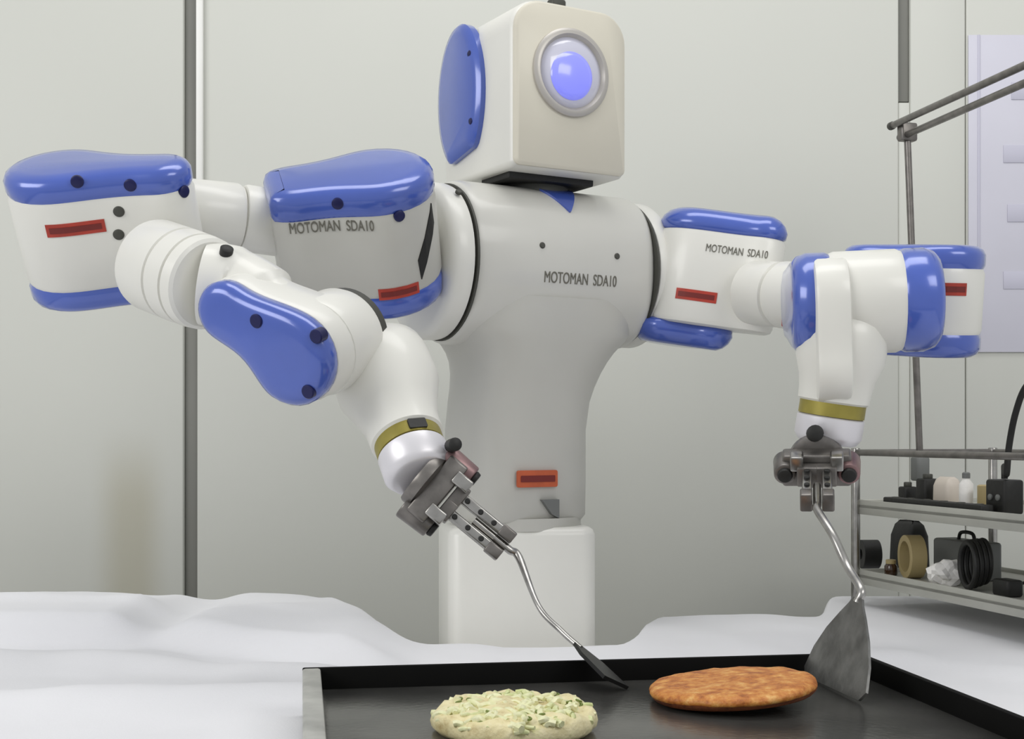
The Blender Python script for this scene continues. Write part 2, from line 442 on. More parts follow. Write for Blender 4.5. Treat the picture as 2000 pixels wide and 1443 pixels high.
# pale one with cabbage
PC = V((0.003, 1.528))
pp = thing('pancake', (PC.x, PC.y, PLZ), 'pale lumpy cabbage pancake not yet turned, at the front of the griddle', 'pancake')
bm = pancake(PC.x, PC.y, PLZ+0.001, 0.094, 0.027, 0.10, 0.010, 9.0); make('batter', bm, 'batter', pp, 70)
bm = bmesh.new()
for i in range(150):
    a = random.uniform(0, 2*math.pi); R = 0.092*math.sqrt(random.random()); x, y = PC.x+R*math.cos(a), PC.y+R*math.sin(a)
    z = PLZ+0.027+0.004*(1-(R/0.095)**2)-0.010*sm(R, 0.078, 0.095)
    b = random.uniform(0, math.pi); L = random.uniform(0.004, 0.011); d = V((math.cos(b), math.sin(b), random.uniform(-.3, .3)))*L
    m = V((x, y, z)); tube(bm, catmull([m-d, m+V((random.uniform(-.003, .003), random.uniform(-.003, .003), random.uniform(.0, .004))), m+d], 3), random.uniform(0.0022, 0.0045), 6)
top(make('cabbage_shreds', bm, 'cabbage', pp, 60), kind='stuff')
bm = bmesh.new()
for i in range(26):
    a = random.uniform(0, 2*math.pi); R = 0.088*math.sqrt(random.random()); x, y = PC.x+R*math.cos(a), PC.y+R*math.sin(a)
    z = PLZ+0.029+0.004*(1-(R/0.095)**2)-0.008*sm(R, 0.078, 0.095)
    torus(bm, (x, y, z), (random.uniform(-.5, .5), random.uniform(-.5, .5), 1), 0.003, 0.0013, 10, 6)
top(make('green_onion_bits', bm, 'leafgreen', pp, 60), kind='stuff')

# ------------------------------------------------------------------ the robot
YAW = math.radians(30)
S = V((math.cos(YAW), math.sin(YAW), 0)); B = V((-math.sin(YAW), math.cos(YAW), 0)); Z = V((0, 0, 1))
RC = V((0.04, 2.63, 0))
robot = thing('robot', (0.02, 2.63, 0), 'white two-armed robot with blue covers and a box head, behind the table', 'robot')
def RL(t, y, z): return RC+S*t+B*y+Z*z

# pedestal and lower torso
bm = bmesh.new(); y8 = math.radians(8)
prism(bm, rrect(0.142, 0.125, 0.03, 5), (V((0.005, 2.63, 0)), V((math.cos(y8), math.sin(y8), 0)), V((-math.sin(y8), math.cos(y8), 0)), Z), [(0.0, 0.0), (0, 0.03), (0, 0.90), (0.004, 0.91), (0.012, 0.915)])
base = make('pedestal', bm, 'paint', robot)
bm = bmesh.new(); box(bm, (0.01, 2.63, 0.015), (0.2, 0.18, 0.015), y8); make('foot_plate', bm, 'darksteel', base)
bm = bmesh.new(); lathe(bm, (0.012, 2.63, 0.908), Z, [(0.124, 0), (0.124, 0.024)], 48); make('waist_ring', bm, 'shade', robot)
def sect(a, b, z, cx, e=3.2, k=56):
    c = V((cx, 2.63, 0)); r = []
    for i in range(k):
        t = 2*math.pi*i/k; ct, st = math.cos(t), math.sin(t)
        x = a*math.copysign(abs(ct)**(2/e), ct); y = b*math.copysign(abs(st)**(2/e), st)
        r.append(c+S*x+B*y+Z*z)
    return r
bm = bmesh.new(); rings = [sect(0.120, 0.108, 0.925, 0.006), sect(0.127, 0.115, 0.935, 0.006)]
for z, a in ((1.0, 0.128), (1.10, 0.128), (1.155, 0.129), (1.185, 0.132), (1.212, 0.138), (1.235, 0.147), (1.252, 0.158), (1.265, 0.170), (1.276, 0.182), (1.288, 0.190), (1.31, 0.194), (1.33, 0.194), (1.35, 0.19)):
    k = sm(z, 1.1, 1.3); rings.append(sect(a, 0.116+0.017*sm(z, 1.12, 1.34), z, 0.006+0.034*k))
loft(bm, rings)
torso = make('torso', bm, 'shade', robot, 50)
# chest: rounded barrel along the shoulder axis
CZ, CB, CH, CE = 1.418, 0.138, 0.155, 2.35
def csect(t, k, n=64):
    r = []
    for i in range(n):
        a = 2*math.pi*i/n; c, s = math.cos(a), math.sin(a)
        r.append(RL(t, k*CB*math.copysign(abs(c)**(2/CE), c), CZ+k*CH*math.copysign(abs(s)**(2/CE), s)))
    return r
bm = bmesh.new(); loft(bm, [csect(-0.2, 0.93), csect(-0.197, 0.97), csect(-0.19, 0.99), csect(-0.18, 1), csect(0, 1), csect(0.18, 1), csect(0.19, 0.99), csect(0.197, 0.97), csect(0.2, 0.93)])
chest = make('chest', bm, 'chestshade', robot, 50)
def chest_pt(t, z, h=0.0):
    q = min(0.999, abs(z-CZ)/CH); y = -CB*(1-q**CE)**(1/CE)
    # outward normal in y,z
    ny = -abs(y/CB)**(CE-1)/CB; nz = math.copysign(abs((z-CZ)/CH)**(CE-1)/CH, z-CZ); l = math.hypot(ny, nz)
    return RL(t, y+h*ny/l, z+h*nz/l)
def chest_t(px, y=-0.13):
    r = (px-1000)/FOC
    return (r*(RC.y+B.y*y)-(RC.x+B.x*y))/(S.x-r*S.y)
# blue pointed emblem under the head
t0, t1 = chest_t(1062, -0.09), chest_t(1134, -0.09); tmid = (t0+t1)/2
bm = bmesh.new(); N = 10; rows = []
for lay in (-0.003, 0.004):
    grid = []
    for j in range(N+1):
        k = j/N; z = 1.567-0.053*k; half = (t1-t0)/2*(1-k)+0.0012
        grid.append([bm.verts.new(chest_pt(tmid+half*f, z, lay)) for f in (-1, -0.5, 0, 0.5, 1)])
    rows.append(grid)
for grid in rows:
    for a, b in zip(grid, grid[1:]):
        for i in range(4): bm.faces.new((a[i], a[i+1], b[i+1], b[i]))
lo, hi = rows
loop = lambda gr: [r[0] for r in gr]+gr[-1][1:4]+[r[4] for r in reversed(gr)]+gr[0][3:0:-1]
A, Bq = loop(lo), loop(hi)
for i in range(len(A)): bm.faces.new((A[i], A[(i+1) % len(A)], Bq[(i+1) % len(A)], Bq[i]))
make('emblem', bm, 'blue', chest)
lt0, lt1 = chest_t(1060), chest_t(1200)
lettering('MOTOMAN  SDA10', 0.030, lt1-lt0, lambda x, y, h: chest_pt(lt0+x, 1.376+y, h), chest)
for px, z in ((1050, 1.444), (905, 1.535), (1195, 1.435)):
    t = chest_t(px, -0.12); p = chest_pt(t, z, 0.0); nrm = (chest_pt(t, z, 0.01)-p).normalized()
    bm = bmesh.new(); lathe(bm, p-nrm*0.003, nrm, [(0.006, 0), (0.006, 0.004), (0.0045, 0.0055)], 16); make('bolt', bm, 'gap', chest)
# torso label, little plate
nf = (-B*1.0+V((0, 0, 0))).normalized()
def torso_front(px, z, y=-0.118):
    r = (px-1000)/FOC; o = V((0.012, 2.63, 0))
    t = (r*(o.y+B.y*y)-(o.x+B.x*y))/(S.x-r*S.y); return o+S*t+B*y+Z*z
p = torso_front(1050, 1.008)
s, bm = sticker('warning_label', 'orange', fr(p, -B, S), 0.044, 0.016, torso); make('stripe', bm, 'darkred', torso)
p = torso_front(1073, 0.952); bm = bmesh.new(); prism(bm, [(-0.018, 0.016), (0.02, 0.016), (0.02, -0.02), (0.004, -0.012)][::-1], fr(p, -B, S), [(0, -0.006), (0, 0.004)]); make('plate', bm, 'grey', torso)
# shoulder rotors
for sg in (-1, 1):
    bm = bmesh.new(); ax = S*sg
    lathe(bm, RL(sg*0.198, 0, CZ), ax, [(0.149, 0), (0.149, 0.0045)], 64); make('shoulder_gap', bm, 'gap', robot)
    bm = bmesh.new(); lathe(bm, RL(sg*0.203, 0, CZ), ax, [(0.138, 0), (0.146, 0.004), (0.148, 0.012), (0.148, 0.034), (0.142, 0.044), (0.130, 0.05), (0.09, 0.052)], 64)
    make('shoulder', bm, 'paint', robot)

# head
FL = V((0, 2.45, 0)); HW, HD, HB, HT = 0.254, 0.285, 1.586, 1.902
hc = FL+S*HW/2+Z*(HB+HT)/2
bm = bmesh.new(); lathe(bm, RL(0, 0, 1.545), Z, [(0.072, 0), (0.072, 0.03)], 40); lathe(bm, RL(0, 0.01, 1.571), Z, [(0.078, 0), (0.082, 0.003), (0.082, 0.014)], 40)
make('neck', bm, 'gap', robot)
bm = bmesh.new(); prism(bm, rrect(HW/2, (HT-HB)/2, 0.06, 8, 0.012), (hc, S, Z, -B), [(0.02, -HD), (0.006, -HD+0.006), (0, -HD+0.02), (0, -0.014), (0.004, -0.004), (0.010, 0)])
head = make('head', bm, 'paint', robot, 40)
bm = bmesh.new(); prism(bm, rrect(HW/2-0.004, (HT-HB)/2-0.004, 0.056, 8, 0.012), (hc, S, Z, -B), [(0, -0.006), (0, 0.002), (0.005, 0.006)]); make('face_plate', bm, 'beige', head)
sc_ = FL+B*0.188+Z*1.752
ol = []
for i in range(48):
    a = 2*math.pi*i/48; x = 0.088*math.cos(a); z = 0.142*math.sin(a)
    ol.append((x, z))
# flat slanted chin: clip the ellipse below a slanted line
ol = [(x, max(z, -0.118-0.20*x)) for x, z in ol]
cl_ = []
for p in ol:
    if not cl_ or (V(p)-V(cl_[-1])).length > 1e-4: cl_.append(p)
bm = bmesh.new(); prism(bm, cl_, (sc_, -B*-1, Z, -S), [(0, -0.004), (0, 0.010), (0.006, 0.016), (0.02, 0.020)]); make('side_cover', bm, 'blue', head)
bm = bmesh.new(); prism(bm, cl_, (sc_+S*HW, B, Z, -S), [(0.02, -0.020), (0.006, -0.016), (0, -0.010), (0, 0.004)]); make('side_cover', bm, 'blue', head)
for bx, bz in ((-0.06, -0.06), (-0.055, 0.07)):
    bm = bmesh.new(); lathe(bm, sc_+B*bx+Z*bz-S*0.014, -S, [(0.007, 0), (0.007, 0.005), (0.005, 0.006)], 16); make('bolt', bm, 'navy', head)
# round eye window
le = FL+S*0.1235+Z*1.772-B*0.004
bm = bmesh.new(); lathe(bm, le, -B, [(0.060, 0), (0.083, 0.0), (0.083, 0.008), (0.078, 0.012), (0.072, 0.012), (0.066, 0.004), (0.060, 0.0)], 56, cap=False); make('lens_ring', bm, mat('lens_ring_grey', (186, 182, 176), 0.35, 0.3), head)
lm = bpy.data.materials.new('lens_glass'); lm.use_nodes = True; nt = lm.node_tree; b_ = nt.nodes['Principled BSDF']
b_.inputs['Roughness'].default_value = 0.16; b_.inputs['Coat Weight'].default_value = 0.8; b_.inputs['Coat Roughness'].default_value = 0.05
b_.inputs['Base Color'].default_value = (lin(206), lin(206), lin(222), 1)
M['lens'] = lm
bm = bmesh.new(); lathe(bm, le, -B, [(0.068, 0.0), (0.066, 0.005), (0.055, 0.011), (0.04, 0.015), (0.02, 0.017), (0.004, 0.0175)], 48); make('lens', bm, 'lens', head)
M['bluedome'] = mat('blue_dome_glow', (138, 142, 234), 0.2, 0, 0.7)  # blue dome inside the lens, weakly emissive
bn = M['bluedome'].node_tree.nodes['Principled BSDF']; bn.inputs['Emission Color'].default_value = (lin(120), lin(126), 1.0, 1); bn.inputs['Emission Strength'].default_value = 0.45
bm = bmesh.new(); lathe(bm, le-S*0.004-Z*0.008-B*0.012, -B, [(0.046, 0), (0.044, 0.004), (0.034, 0.009), (0.012, 0.012), (0.003, 0.0125)], 40); make('blue_dome', bm, 'bluedome', head)
bm = bmesh.new(); box(bm, FL+S*0.115+B*0.03+Z*(HT+0.006), (0.016, 0.012, 0.010), YAW); make('top_sensor', bm, 'gap', head)
bm = bmesh.new(); prism(bm, rrect(0.095, 0.010, 0.003, 2), (FL+S*0.115+Z*(HB-0.002)+B*0.055, S, Z, -B), bev(-0.1, 0.01, 0.003)); make('neck_plate', bm, 'black', head)

# ---- arm links
def px_to_link(f, h, px, py):
    """in-plane coordinates, on the cover face at height h, of the point seen at a photograph pixel"""
    C0 = V((0, 0, CAM_Z)); d = F(px, py, 1.0)-C0; o = f[0]+f[3]*h
    p = C0+d*((o-C0).dot(f[3])/d.dot(f[3]))-f[0]
    return (p.dot(f[1]), p.dot(f[2]))
def side_map(link3, px, py, hmax):
    """map on a link's side wall, centred on the point of it seen at a photograph pixel: (x right, y along the axis, h out) -> world"""
    f, ol = link3; n = len(ol); best = None
    area2 = sum(ol[i][0]*ol[(i+1) % n][1]-ol[(i+1) % n][0]*ol[i][1] for i in range(n)); sg = 1 if area2 > 0 else -1
    seg = [(V(ol[(i+1) % n])-V(ol[i])) for i in range(n)]; acc = [0.0]
    for q in seg: acc.append(acc[-1]+q.length)
    T = acc[-1]
    def at(sv):
        sv %= T; i = 0
        while i < n-1 and acc[i+1] < sv: i += 1
        k = (sv-acc[i])/max(seg[i].length, 1e-9); p = V(ol[i])+seg[i]*k
        d0 = seg[i].normalized(); d1 = seg[(i+1) % n].normalized() if k > 0.5 else seg[i-1].normalized()
        d = d0.lerp(d1, abs(k-0.5)); d.normalize(); m = V((d.y, -d.x))*sg
        return f[0]+f[1]*p.x+f[2]*p.y, f[1]*m.x+f[2]*m.y
    for k in range(600):
        sv = T*k/600; p, m = at(sv)
        if m.dot(V((0, 0, CAM_Z))-p) <= 0: continue
        lo, hi = -hmax, hmax
        ppy = lambda h: HOR-(p.z+f[3].z*h-CAM_Z)/(p.y+f[3].y*h)*FOC
        for _ in range(30):
            mid = (lo+hi)/2
            if (ppy(mid) > py) == (f[3].z > 0): lo = mid
            else: hi = mid
        q = p+f[3]*mid; e = abs(1000+q.x/q.y*FOC-px)
        if best is None or e < best[0]: best = (e, sv, mid)
    _, s0, h0 = best
    w0 = at(s0)[0]; sgn = 1 if (at(s0+0.004)[0]-w0).x > 0 else -1
    vs = 1 if f[3].z > 0 else -1
    def mp(x, y, h):
        p, m = at(s0+sgn*x); return p+m*h+f[3]*(h0+vs*y)
    return mp
def side_bolt(mp, parent, m='navy', r=0.010):
    o = mp(0, 0, 0); ax = (mp(0, 0, 0.01)-o)
    bm = bmesh.new(); lathe(bm, o, ax, [(r, -0.004), (r, 0.001), (r*0.8, 0.0025), (r*0.4, 0.0028)], 18); return make('bolt', bm, m, parent)
def patch(mp, a, b, h0, h1):
    bm = bmesh.new(); K = 10
    g = [[[bm.verts.new(mp(-a+2*a*i/K, y, h)) for y in (-b, b)] for i in range(K+1)] for h in (h0, h1)]
    for i in range(K):
        bm.faces.new((g[1][i][0], g[1][i+1][0], g[1][i+1][1], g[1][i][1])); bm.faces.new((g[0][i][0], g[0][i][1], g[0][i+1][1], g[0][i+1][0]))
        for k in (0, 1): bm.faces.new((g[0][i][k], g[0][i+1][k], g[1][i+1][k], g[1][i][k]))
    for i in (0, K): bm.faces.new((g[0][i][0], g[1][i][0], g[1][i][1], g[0][i][1]))
    return bm
def side_label(mp, a, b, parent):
    make('warning_label', patch(mp, a, b, -0.004, 0.0012), 'red', parent, 0)
    make('stripe', patch(mp, a*0.88, b*0.45, 0, 0.0018), 'darkred', parent, 0)
def link(name, c0, c1, n, r0, r1, hb, t, wt=0.0, wb=0.0, m='paint', cr=0.0, bolts=(), cut=0.0, covers=(1, -1), short=1.0, boff=0.0, lens=False):
    c0, c1 = V(c0), V(c1); f = fr(c0, n, c1-c0); L = (c1-c0-f[3]*(c1-c0).dot(f[3])).length
    ol = bean(r0, r1, L, wt, wb, cut=cut)
    bm = bmesh.new(); prism(bm, ol, f, bev(-hb, hb, 0.012)); body = make(name, bm, m, robot, 42)
    bolts = [px_to_link(f, hb+t*0.9, *q) if q[0] > 5 else q for q in bolts]
    for sg in covers:
        LL = L*(short if sg < 0 else 1)
        oc = [(x+(boff if sg < 0 else 0), y) for x, y in bean(r0-cr, r1-cr, LL, wt, wb, cut=cut)]
        bm = bmesh.new(); prof = [(0.004, hb-0.006), (0.0, hb+0.002), (0, hb+t*0.55), (0.005, hb+t*0.8), (0.014, hb+t*0.95), (0.03, hb+t)]
        if lens: prof = [(0.012, hb-0.006), (0.002, hb+0.001), (0, hb+t*0.3), (0.006, hb+t*0.62), (0.016, hb+t*0.86), (0.028, hb+t)]
        prism(bm, oc, f, [(i, h*sg) for i, h in prof]); make('cover', bm, 'blue', body, 50)
        for (a, b) in bolts:
            p = f[0]+f[1]*a+f[2]*b+f[3]*(sg*(hb+t*0.55)); bm = bmesh.new()
            lathe(bm, p, f[3]*sg, [(0.0105, 0), (0.0105, t*0.47), (0.009, t*0.52)], 18); make('bolt', bm, 'navy', body)
    return body, f, L, (f, ol)

# left arm (viewer's left)
nL1 = V((-0.05, -0.55, 0.83))
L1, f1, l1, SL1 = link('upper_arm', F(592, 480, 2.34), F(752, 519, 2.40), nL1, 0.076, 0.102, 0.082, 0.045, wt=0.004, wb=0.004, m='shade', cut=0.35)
mp = side_map(SL1, 566, 452, 0.12); lettering('MOTOMAN  SDA10', 0.027, 0.142, lambda x, y, h: mp(x, y-0.004-x*0.04, h), L1)
side_label(side_map(SL1, 781, 571, 0.12), 0.037, 0.0105, L1)
for q in ((660, 398), (780, 422)): side_bolt(side_map(SL1, q[0], q[1], 0.13), L1)
mp = side_map(SL1, 834, 472, 0.12)
make('gap_strip', patch(lambda x, y, h: mp(x*0.62-0.1*y, y+x*1.1, h), 0.040, 0.019, -0.004, 0.002), 'black', L1, 0)  # black strip laid on the side as the dark shoulder gap
bm = bmesh.new(); cyl(bm, F(585, 442, 2.35), F(470, 425, 2.305), 0.058); cyl(bm, F(474, 425, 2.306), F(462, 424, 2.302), 0.053); cyl(bm, F(466, 424, 2.303), F(350, 414, 2.255), 0.058)
tb = make('arm_tube', bm, 'paint', robot)
nL2 = V((-0.05, -0.50, 0.86))
L2, f2, l2, SL2 = link('elbow', F(140, 450, 2.20), F(338, 482, 2.20), nL2, 0.086, 0.052, 0.080, 0.036, wt=0.008, wb=0.004, m='paint')
side_label(side_map(SL2, 147, 447, 0.12), 0.046, 0.0105, L2)
for q in ((150, 355), (255, 362), (360, 374)): side_bolt(side_map(SL2, q[0], q[1], 0.13), L2)
for q in ((233, 413), (231, 458)): side_bolt(side_map(SL2, q[0], q[1], 0.12), L2, 'gap', 0.009)
# forearm
bm = bmesh.new(); pA, pB = F(298, 516, 2.115), F(408, 556, 2.03); d = pB-pA; Lf = d.length
lathe(bm, pA, d, [(0.066, 0), (0.072, 0.004), (0.074, 0.012), (0.074, Lf*0.52), (0.071, Lf*0.53), (0.071, Lf*0.555), (0.074, Lf*0.565), (0.073, Lf*0.80), (0.069, Lf*0.81), (0.069, Lf*0.83), (0.073, Lf*0.84), (0.071, Lf*0.97), (0.066, Lf*1.0)], 48)
fa = make('forearm', bm, 'paint', robot, 35)
bm = bmesh.new(); lathe(bm, F(443, 487, 1.99), V((0.3, -0.6, 0.75)), [(0.010, -0.02), (0.010, 0.002), (0.007, 0.004)], 16); make('bolt', bm, 'black', fa)
nL3 = V((-0.42, -0.85, -0.31)).normalized()
c0c, c1c = F(440, 610, 1.95), F(588, 692, 1.95)
L3, f3, l3, SL3 = link('lower_forearm', c0c-nL3*0.062, c1c-nL3*0.062, nL3, 0.048, 0.072, 0.045, 0.034, wt=0.0, wb=0.010, m='paint', cr=0.002, covers=(1,),
                  bolts=((503, 626), (620, 656), (604, 764)))
bm = bmesh.new(); q0 = pB-d.normalized()*0.01; q1 = f3[0]+f3[1]*0.02-f3[3]*0.02
tube(bm, catmull([q0, q0.lerp(q1, 0.45)+V((0.006, 0.01, 0.008)), q1, q1+f3[1]*0.03], 6), [0.064]*6+[0.060]*6+[0.052]*6+[0.040], 36); make('forearm_neck', bm, 'paint', fa)
bm = bmesh.new(); pc = c1c-nL3*0.03; lathe(bm, pc, -nL3, [(0.060, 0), (0.073, 0.004), (0.0755, 0.012), (0.0755, 0.076), (0.072, 0.086), (0.060, 0.090)], 56); make('joint_drum', bm, 'paint', L3)
bm = bmesh.new(); lathe(bm, pc-nL3*0.088, -nL3, [(0.066, 0), (0.070, 0.002), (0.070, 0.016), (0.06, 0.018)], 48); make('joint_seal', bm, 'gap', L3)
# wrist housing
def wrist(p0, p1, r0, r1, fl, name_off):
    p0, p1 = V(p0), V(p1); d = (p1-p0); L = d.length; a = d.normalized()
    bm = bmesh.new(); lathe(bm, p0, a, [(r0*0.72, -0.035), (r0*0.93, -0.018), (r0, 0.005), (r0, L*0.35), (r0*0.4+r1*0.6, L*0.62), (r1+0.003, L*0.8), (r1+0.002, L-0.004), (r1-0.003, L)], 48)
    wr = make('wrist', bm, 'paint', robot, 35)
    bm = bmesh.new(); lathe(bm, p1, a, [(r1-0.002, -0.002), (r1-0.002, 0.020)], 48); make('wrist_band', bm, 'band', wr)
    bm = bmesh.new(); lathe(bm, p1+a*0.0195, a, [(r1-0.006, 0), (r1-0.001, 0.004), (r1-0.001, fl-0.012), (r1-0.008, fl-0.002), (r1-0.012, fl), (0.02, fl)], 48); make('tool_flange', bm, 'chrome', wr)
    return wr, p1+a*(0.0195+fl), a
wl, gL, aL = wrist(F(742, 712, 2.085), F(797, 862, 1.995), 0.080, 0.054, 0.05, 0)
# dark label on the band
av = aL.orthogonal()
side = (V((0, -1, 0))-aL*V((0, -1, 0)).dot(aL)).normalized(); tang = aL.cross(side)
dirv = (side*0.86+tang*(-0.5 if tang.x < 0 else 0.5)).normalized(); pb = V(F(797, 862, 1.995))+aL*0.009+dirv*0.0515
bm = bmesh.new(); prism(bm, rrect(0.014, 0.0085, 0.002, 2), fr(pb, dirv, aL.cross(dirv)), [(0, -0.006), (0, 0.0025)]); make('dark_mark', bm, 'black', wl)

def gripper(o, a, sideways, view, tip, scale=1.0):
    """two-jaw gripper: o on the flange face, a along the tool, sideways = jaw opening direction"""
    o = V(o); a = V(a).normalized(); s = V(sideways); s = (s-a*s.dot(a)).normalized(); q = a.cross(s)
    R = Matrix((s, q, a)).transposed()
    def bx(c, half, m, name, par, b=0.003):
        bm = bmesh.new(); box(bm, o+s*c[0]+q*c[1]+a*c[2], half, b=b, tilt=R); return make(name, bm, m, par)
    bm = bmesh.new(); lathe(bm, o-a*0.004, a, [(0.042, 0), (0.044, 0.004), (0.044, 0.016), (0.036, 0.020)], 36); G = make('gripper', bm, 'darksteel', robot)
    bx((0, 0, 0.030), (0.052, 0.026, 0.016), 'darksteel', 'palm_block', G)
    for sg in (-1, 1):
        bm = bmesh.new(); cyl(bm, o+s*sg*0.048+a*0.006, o+s*sg*0.048+a*0.058, 0.019, 0.017, 0.003, 24); make('actuator', bm, 'pinksteel' if sg > 0 else 'darksteel', G)
        bm = bmesh.new(); cyl(bm, o+s*sg*0.048+a*0.058, o+s*sg*0.048+a*0.066, 0.012, 0.011, 0.002, 20); make('actuator_cap', bm, 'black', G)
        bx((sg*0.030, 0.020, 0.052), (0.010, 0.012, 0.014), 'steel', 'slide_block', G, 0.002)
        bx((sg*0.014, 0, 0.060), (0.016, 0.016, 0.010), 'darksteel', 'jaw_carrier', G, 0.002)
        fb = bx((sg*0.0148, 0, 0.105), (0.0075, 0.012, 0.052), 'steel', 'finger', G, 0.002)
        for k in (0.075, 0.10, 0.125):
            bm = bmesh.new(); pp_ = o+s*sg*0.0148+q*(0.012 if q.y < 0 else -0.012)+a*k
            lathe(bm, pp_, q if q.y < 0 else -q, [(0.0042, -0.002), (0.0042, 0.003), (0.003, 0.004)], 12); make('screw', bm, 'black', fb)
        bx((sg*0.0158, 0, 0.150), (0.009, 0.014, 0.012), 'darksteel', 'finger_pad', G, 0.002)
    return G
tipL = F(1000, 1078, 1.95); aLt = (tipL-gL).normalized()
GLp = gripper(gL, aLt, (0.75, 0.15, 0.6), None, tipL)
bm = bmesh.new(); lathe(bm, F(888, 868, 1.93), V((0.3, -0.9, 0.1)), [(0.010, -0.02), (0.010, 0.004), (0.007, 0.006)], 16); make('bolt', bm, 'black', wl)

# right arm
nR1 = V((0.15, -0.04, 0.98)).normalized()
R1, g1, m1, SR1 = link('upper_arm', F(1354, 546, 2.67), F(1478, 556, 2.60), nR1, 0.084, 0.044, 0.093, 0.042, m='paint', short=0.66, boff=-0.034, lens=True)
side_label(side_map(SR1, 1360, 577, 0.13), 0.040, 0.0105, R1)
mp = side_map(SR1, 1378, 490, 0.13); lettering('MOTOMAN  SDA10', 0.021, 0.120, lambda x, y, h: mp(x, y, h), R1)
bm = bmesh.new(); pA, pB = F(1470, 572, 2.575), F(1660, 584, 2.38); d = pB-pA; L = d.length
lathe(bm, pA, d, [(0.060, 0), (0.062, 0.006), (0.062, L*0.30), (0.057, L*0.31), (0.057, L*0.34), (0.063, L*0.35), (0.063, L)], 44); tr = make('arm_tube', bm, 'paint', robot, 35)
p = F(1540, 604, 2.45); s, bm = sticker('warning_label', 'red', fr(p, (-0.25, -0.95, -0.1), (1, 0, 0)), 0.012, 0.032, tr); make('stripe', bm, 'darkred', tr)
R2, g2, m2, SR2 = link('elbow', F(1832, 588, 2.30), F(1708, 586, 2.36), V((0.02, -0.12, 0.99)), 0.074, 0.058, 0.060, 0.036, m='paint')
side_label(side_map(SR2, 1864, 565, 0.1), 0.022, 0.0105, R2)
R3, g3, m3, SR3 = link('lower_forearm', F(1688, 590, 2.12), F(1716, 586, 2.30), V((1, -0.14, 0.03)), 0.082, 0.070, 0.060, 0.056, m='paint')
# fork cheek between left cover and body
bm = bmesh.new(); cc = V(F(1622, 585, 2.10)); prism(bm, bean(0.066, 0.055, 0.11), fr(cc, (1, -0.14, 0.03), (0.05, -0.1, -1)), bev(-0.028, 0.026, 0.008)); make('fork', bm, 'paint', R3)
wr_, gR, aR = wrist(F(1648, 655, 2.11), F(1627, 787, 2.12), 0.070, 0.054, 0.045, 0)
p = F(1592, 846, 2.058); bm = bmesh.new(); lathe(bm, p, (-0.15, -1, 0.05), [(0.013, -0.012), (0.013, 0.004), (0.009, 0.006)], 16); make('bolt', bm, 'black', wr_)
aG = V((-0.2, -0.9, -0.38)).normalized()
GRo = gR+aR*0.006+V((-0.022, -0.03, -0.02))
gripper(GRo, aG, (1, -0.25, 0), None, None, 1.0)

# ------------------------------------------------------------------ spatulas
def slab(bm, top_pts, n, t):
    n = V(n).normalized(); rings = [[V(p)-n*t/2 for p in top_pts], [V(p)+n*t/2 for p in top_pts]]
    return loft(bm, rings)
# right one: broad blade at the browned pancake
jr = GRo+aG*0.185
sp = thing('spatula', (0.43, 1.8, PLZ), 'broad grey steel spatula standing at the right edge of the brown pancake', 'spatula')
b0 = V((0.411, 1.864, PLZ+0.003)); b1 = V((0.441, 1.690, PLZ+0.003)); nk = V((0.468, 1.798, 0.870))
ex = (b1-b0).normalized(); up = (nk-(b0+b1)/2); nrm = ex.cross(up).normalized()
mid = (b0+b1)/2
pts = [b0, b1]
for f, wv in ((0.10, 0.102), (0.35, 0.090), (0.6, 0.066), (0.8, 0.040), (0.93, 0.021), (1.0, 0.014)): pts.append(mid+up*f+ex*wv)
for f, wv in ((1.0, -0.014), (0.93, -0.021), (0.8, -0.040), (0.6, -0.066), (0.35, -0.088), (0.10, -0.098)): pts.append(mid+up*f+ex*wv)
bm = bmesh.new(); slab(bm, pts, nrm, 0.0035); make('blade', bm, 'blade', sp, 30)
bm = bmesh.new(); q = jr-(jr-nk).normalized()*0.0
HR = 0.0060
hp = catmull([nk-up.normalized()*0.006, nk+up.normalized()*0.012, nk.lerp(jr, 0.35)+V((0.006, 0.004, 0)), nk.lerp(jr, 0.72)+V((0.003, -0.012, 0)), jr, jr-aG*0.018, jr-aG*0.045, jr-aG*0.085], 6)
tube(bm, hp, HR, 14); make('handle', bm, 'steel', sp)
# left one: thin rod with a dark blade
s2 = thing('spatula', (0.13, 1.76, PLZ), 'thin steel spatula held slanting in the left gripper, dark blade over the griddle rim', 'spatula')
r0_, r1_, r2_, r3_ = tipL+aLt*-0.012, F(1052, 1184, 1.88), F(1134, 1266, 1.83), F(1210, 1332, 1.765)
bm = bmesh.new(); hl = catmull([gL+aLt*0.10, gL+aLt*0.14, gL+aLt*0.168, gL+aLt*0.186, r1_, F(1096, 1232, 1.855), r2_], 8)
tube(bm, hl, [0.0060 if k < 25 else max(0.0042, 0.0060-0.0003*(k-24)) for k in range(len(hl))], 12); make('handle', bm, 'steel', s2)
r3_.z = PLZ+0.010
dn = (r3_-r2_).normalized(); wv = (V((0.08, 0.94, 0.0))-dn*V((0.08, 0.94, 0.0)).dot(dn)).normalized(); vn = dn.cross(wv)
L = (r3_-r2_).length
pts = [r2_+wv*0.006-dn*0.01, r2_-wv*0.006-dn*0.01, r2_+dn*L*0.3-wv*0.026, r2_+dn*L-wv*0.036, r2_+dn*L+wv*0.020, r2_+dn*L*0.3+wv*0.022]
bm = bmesh.new(); slab(bm, pts, vn, 0.005); make('blade', bm, 'bladeshade', s2, 30)

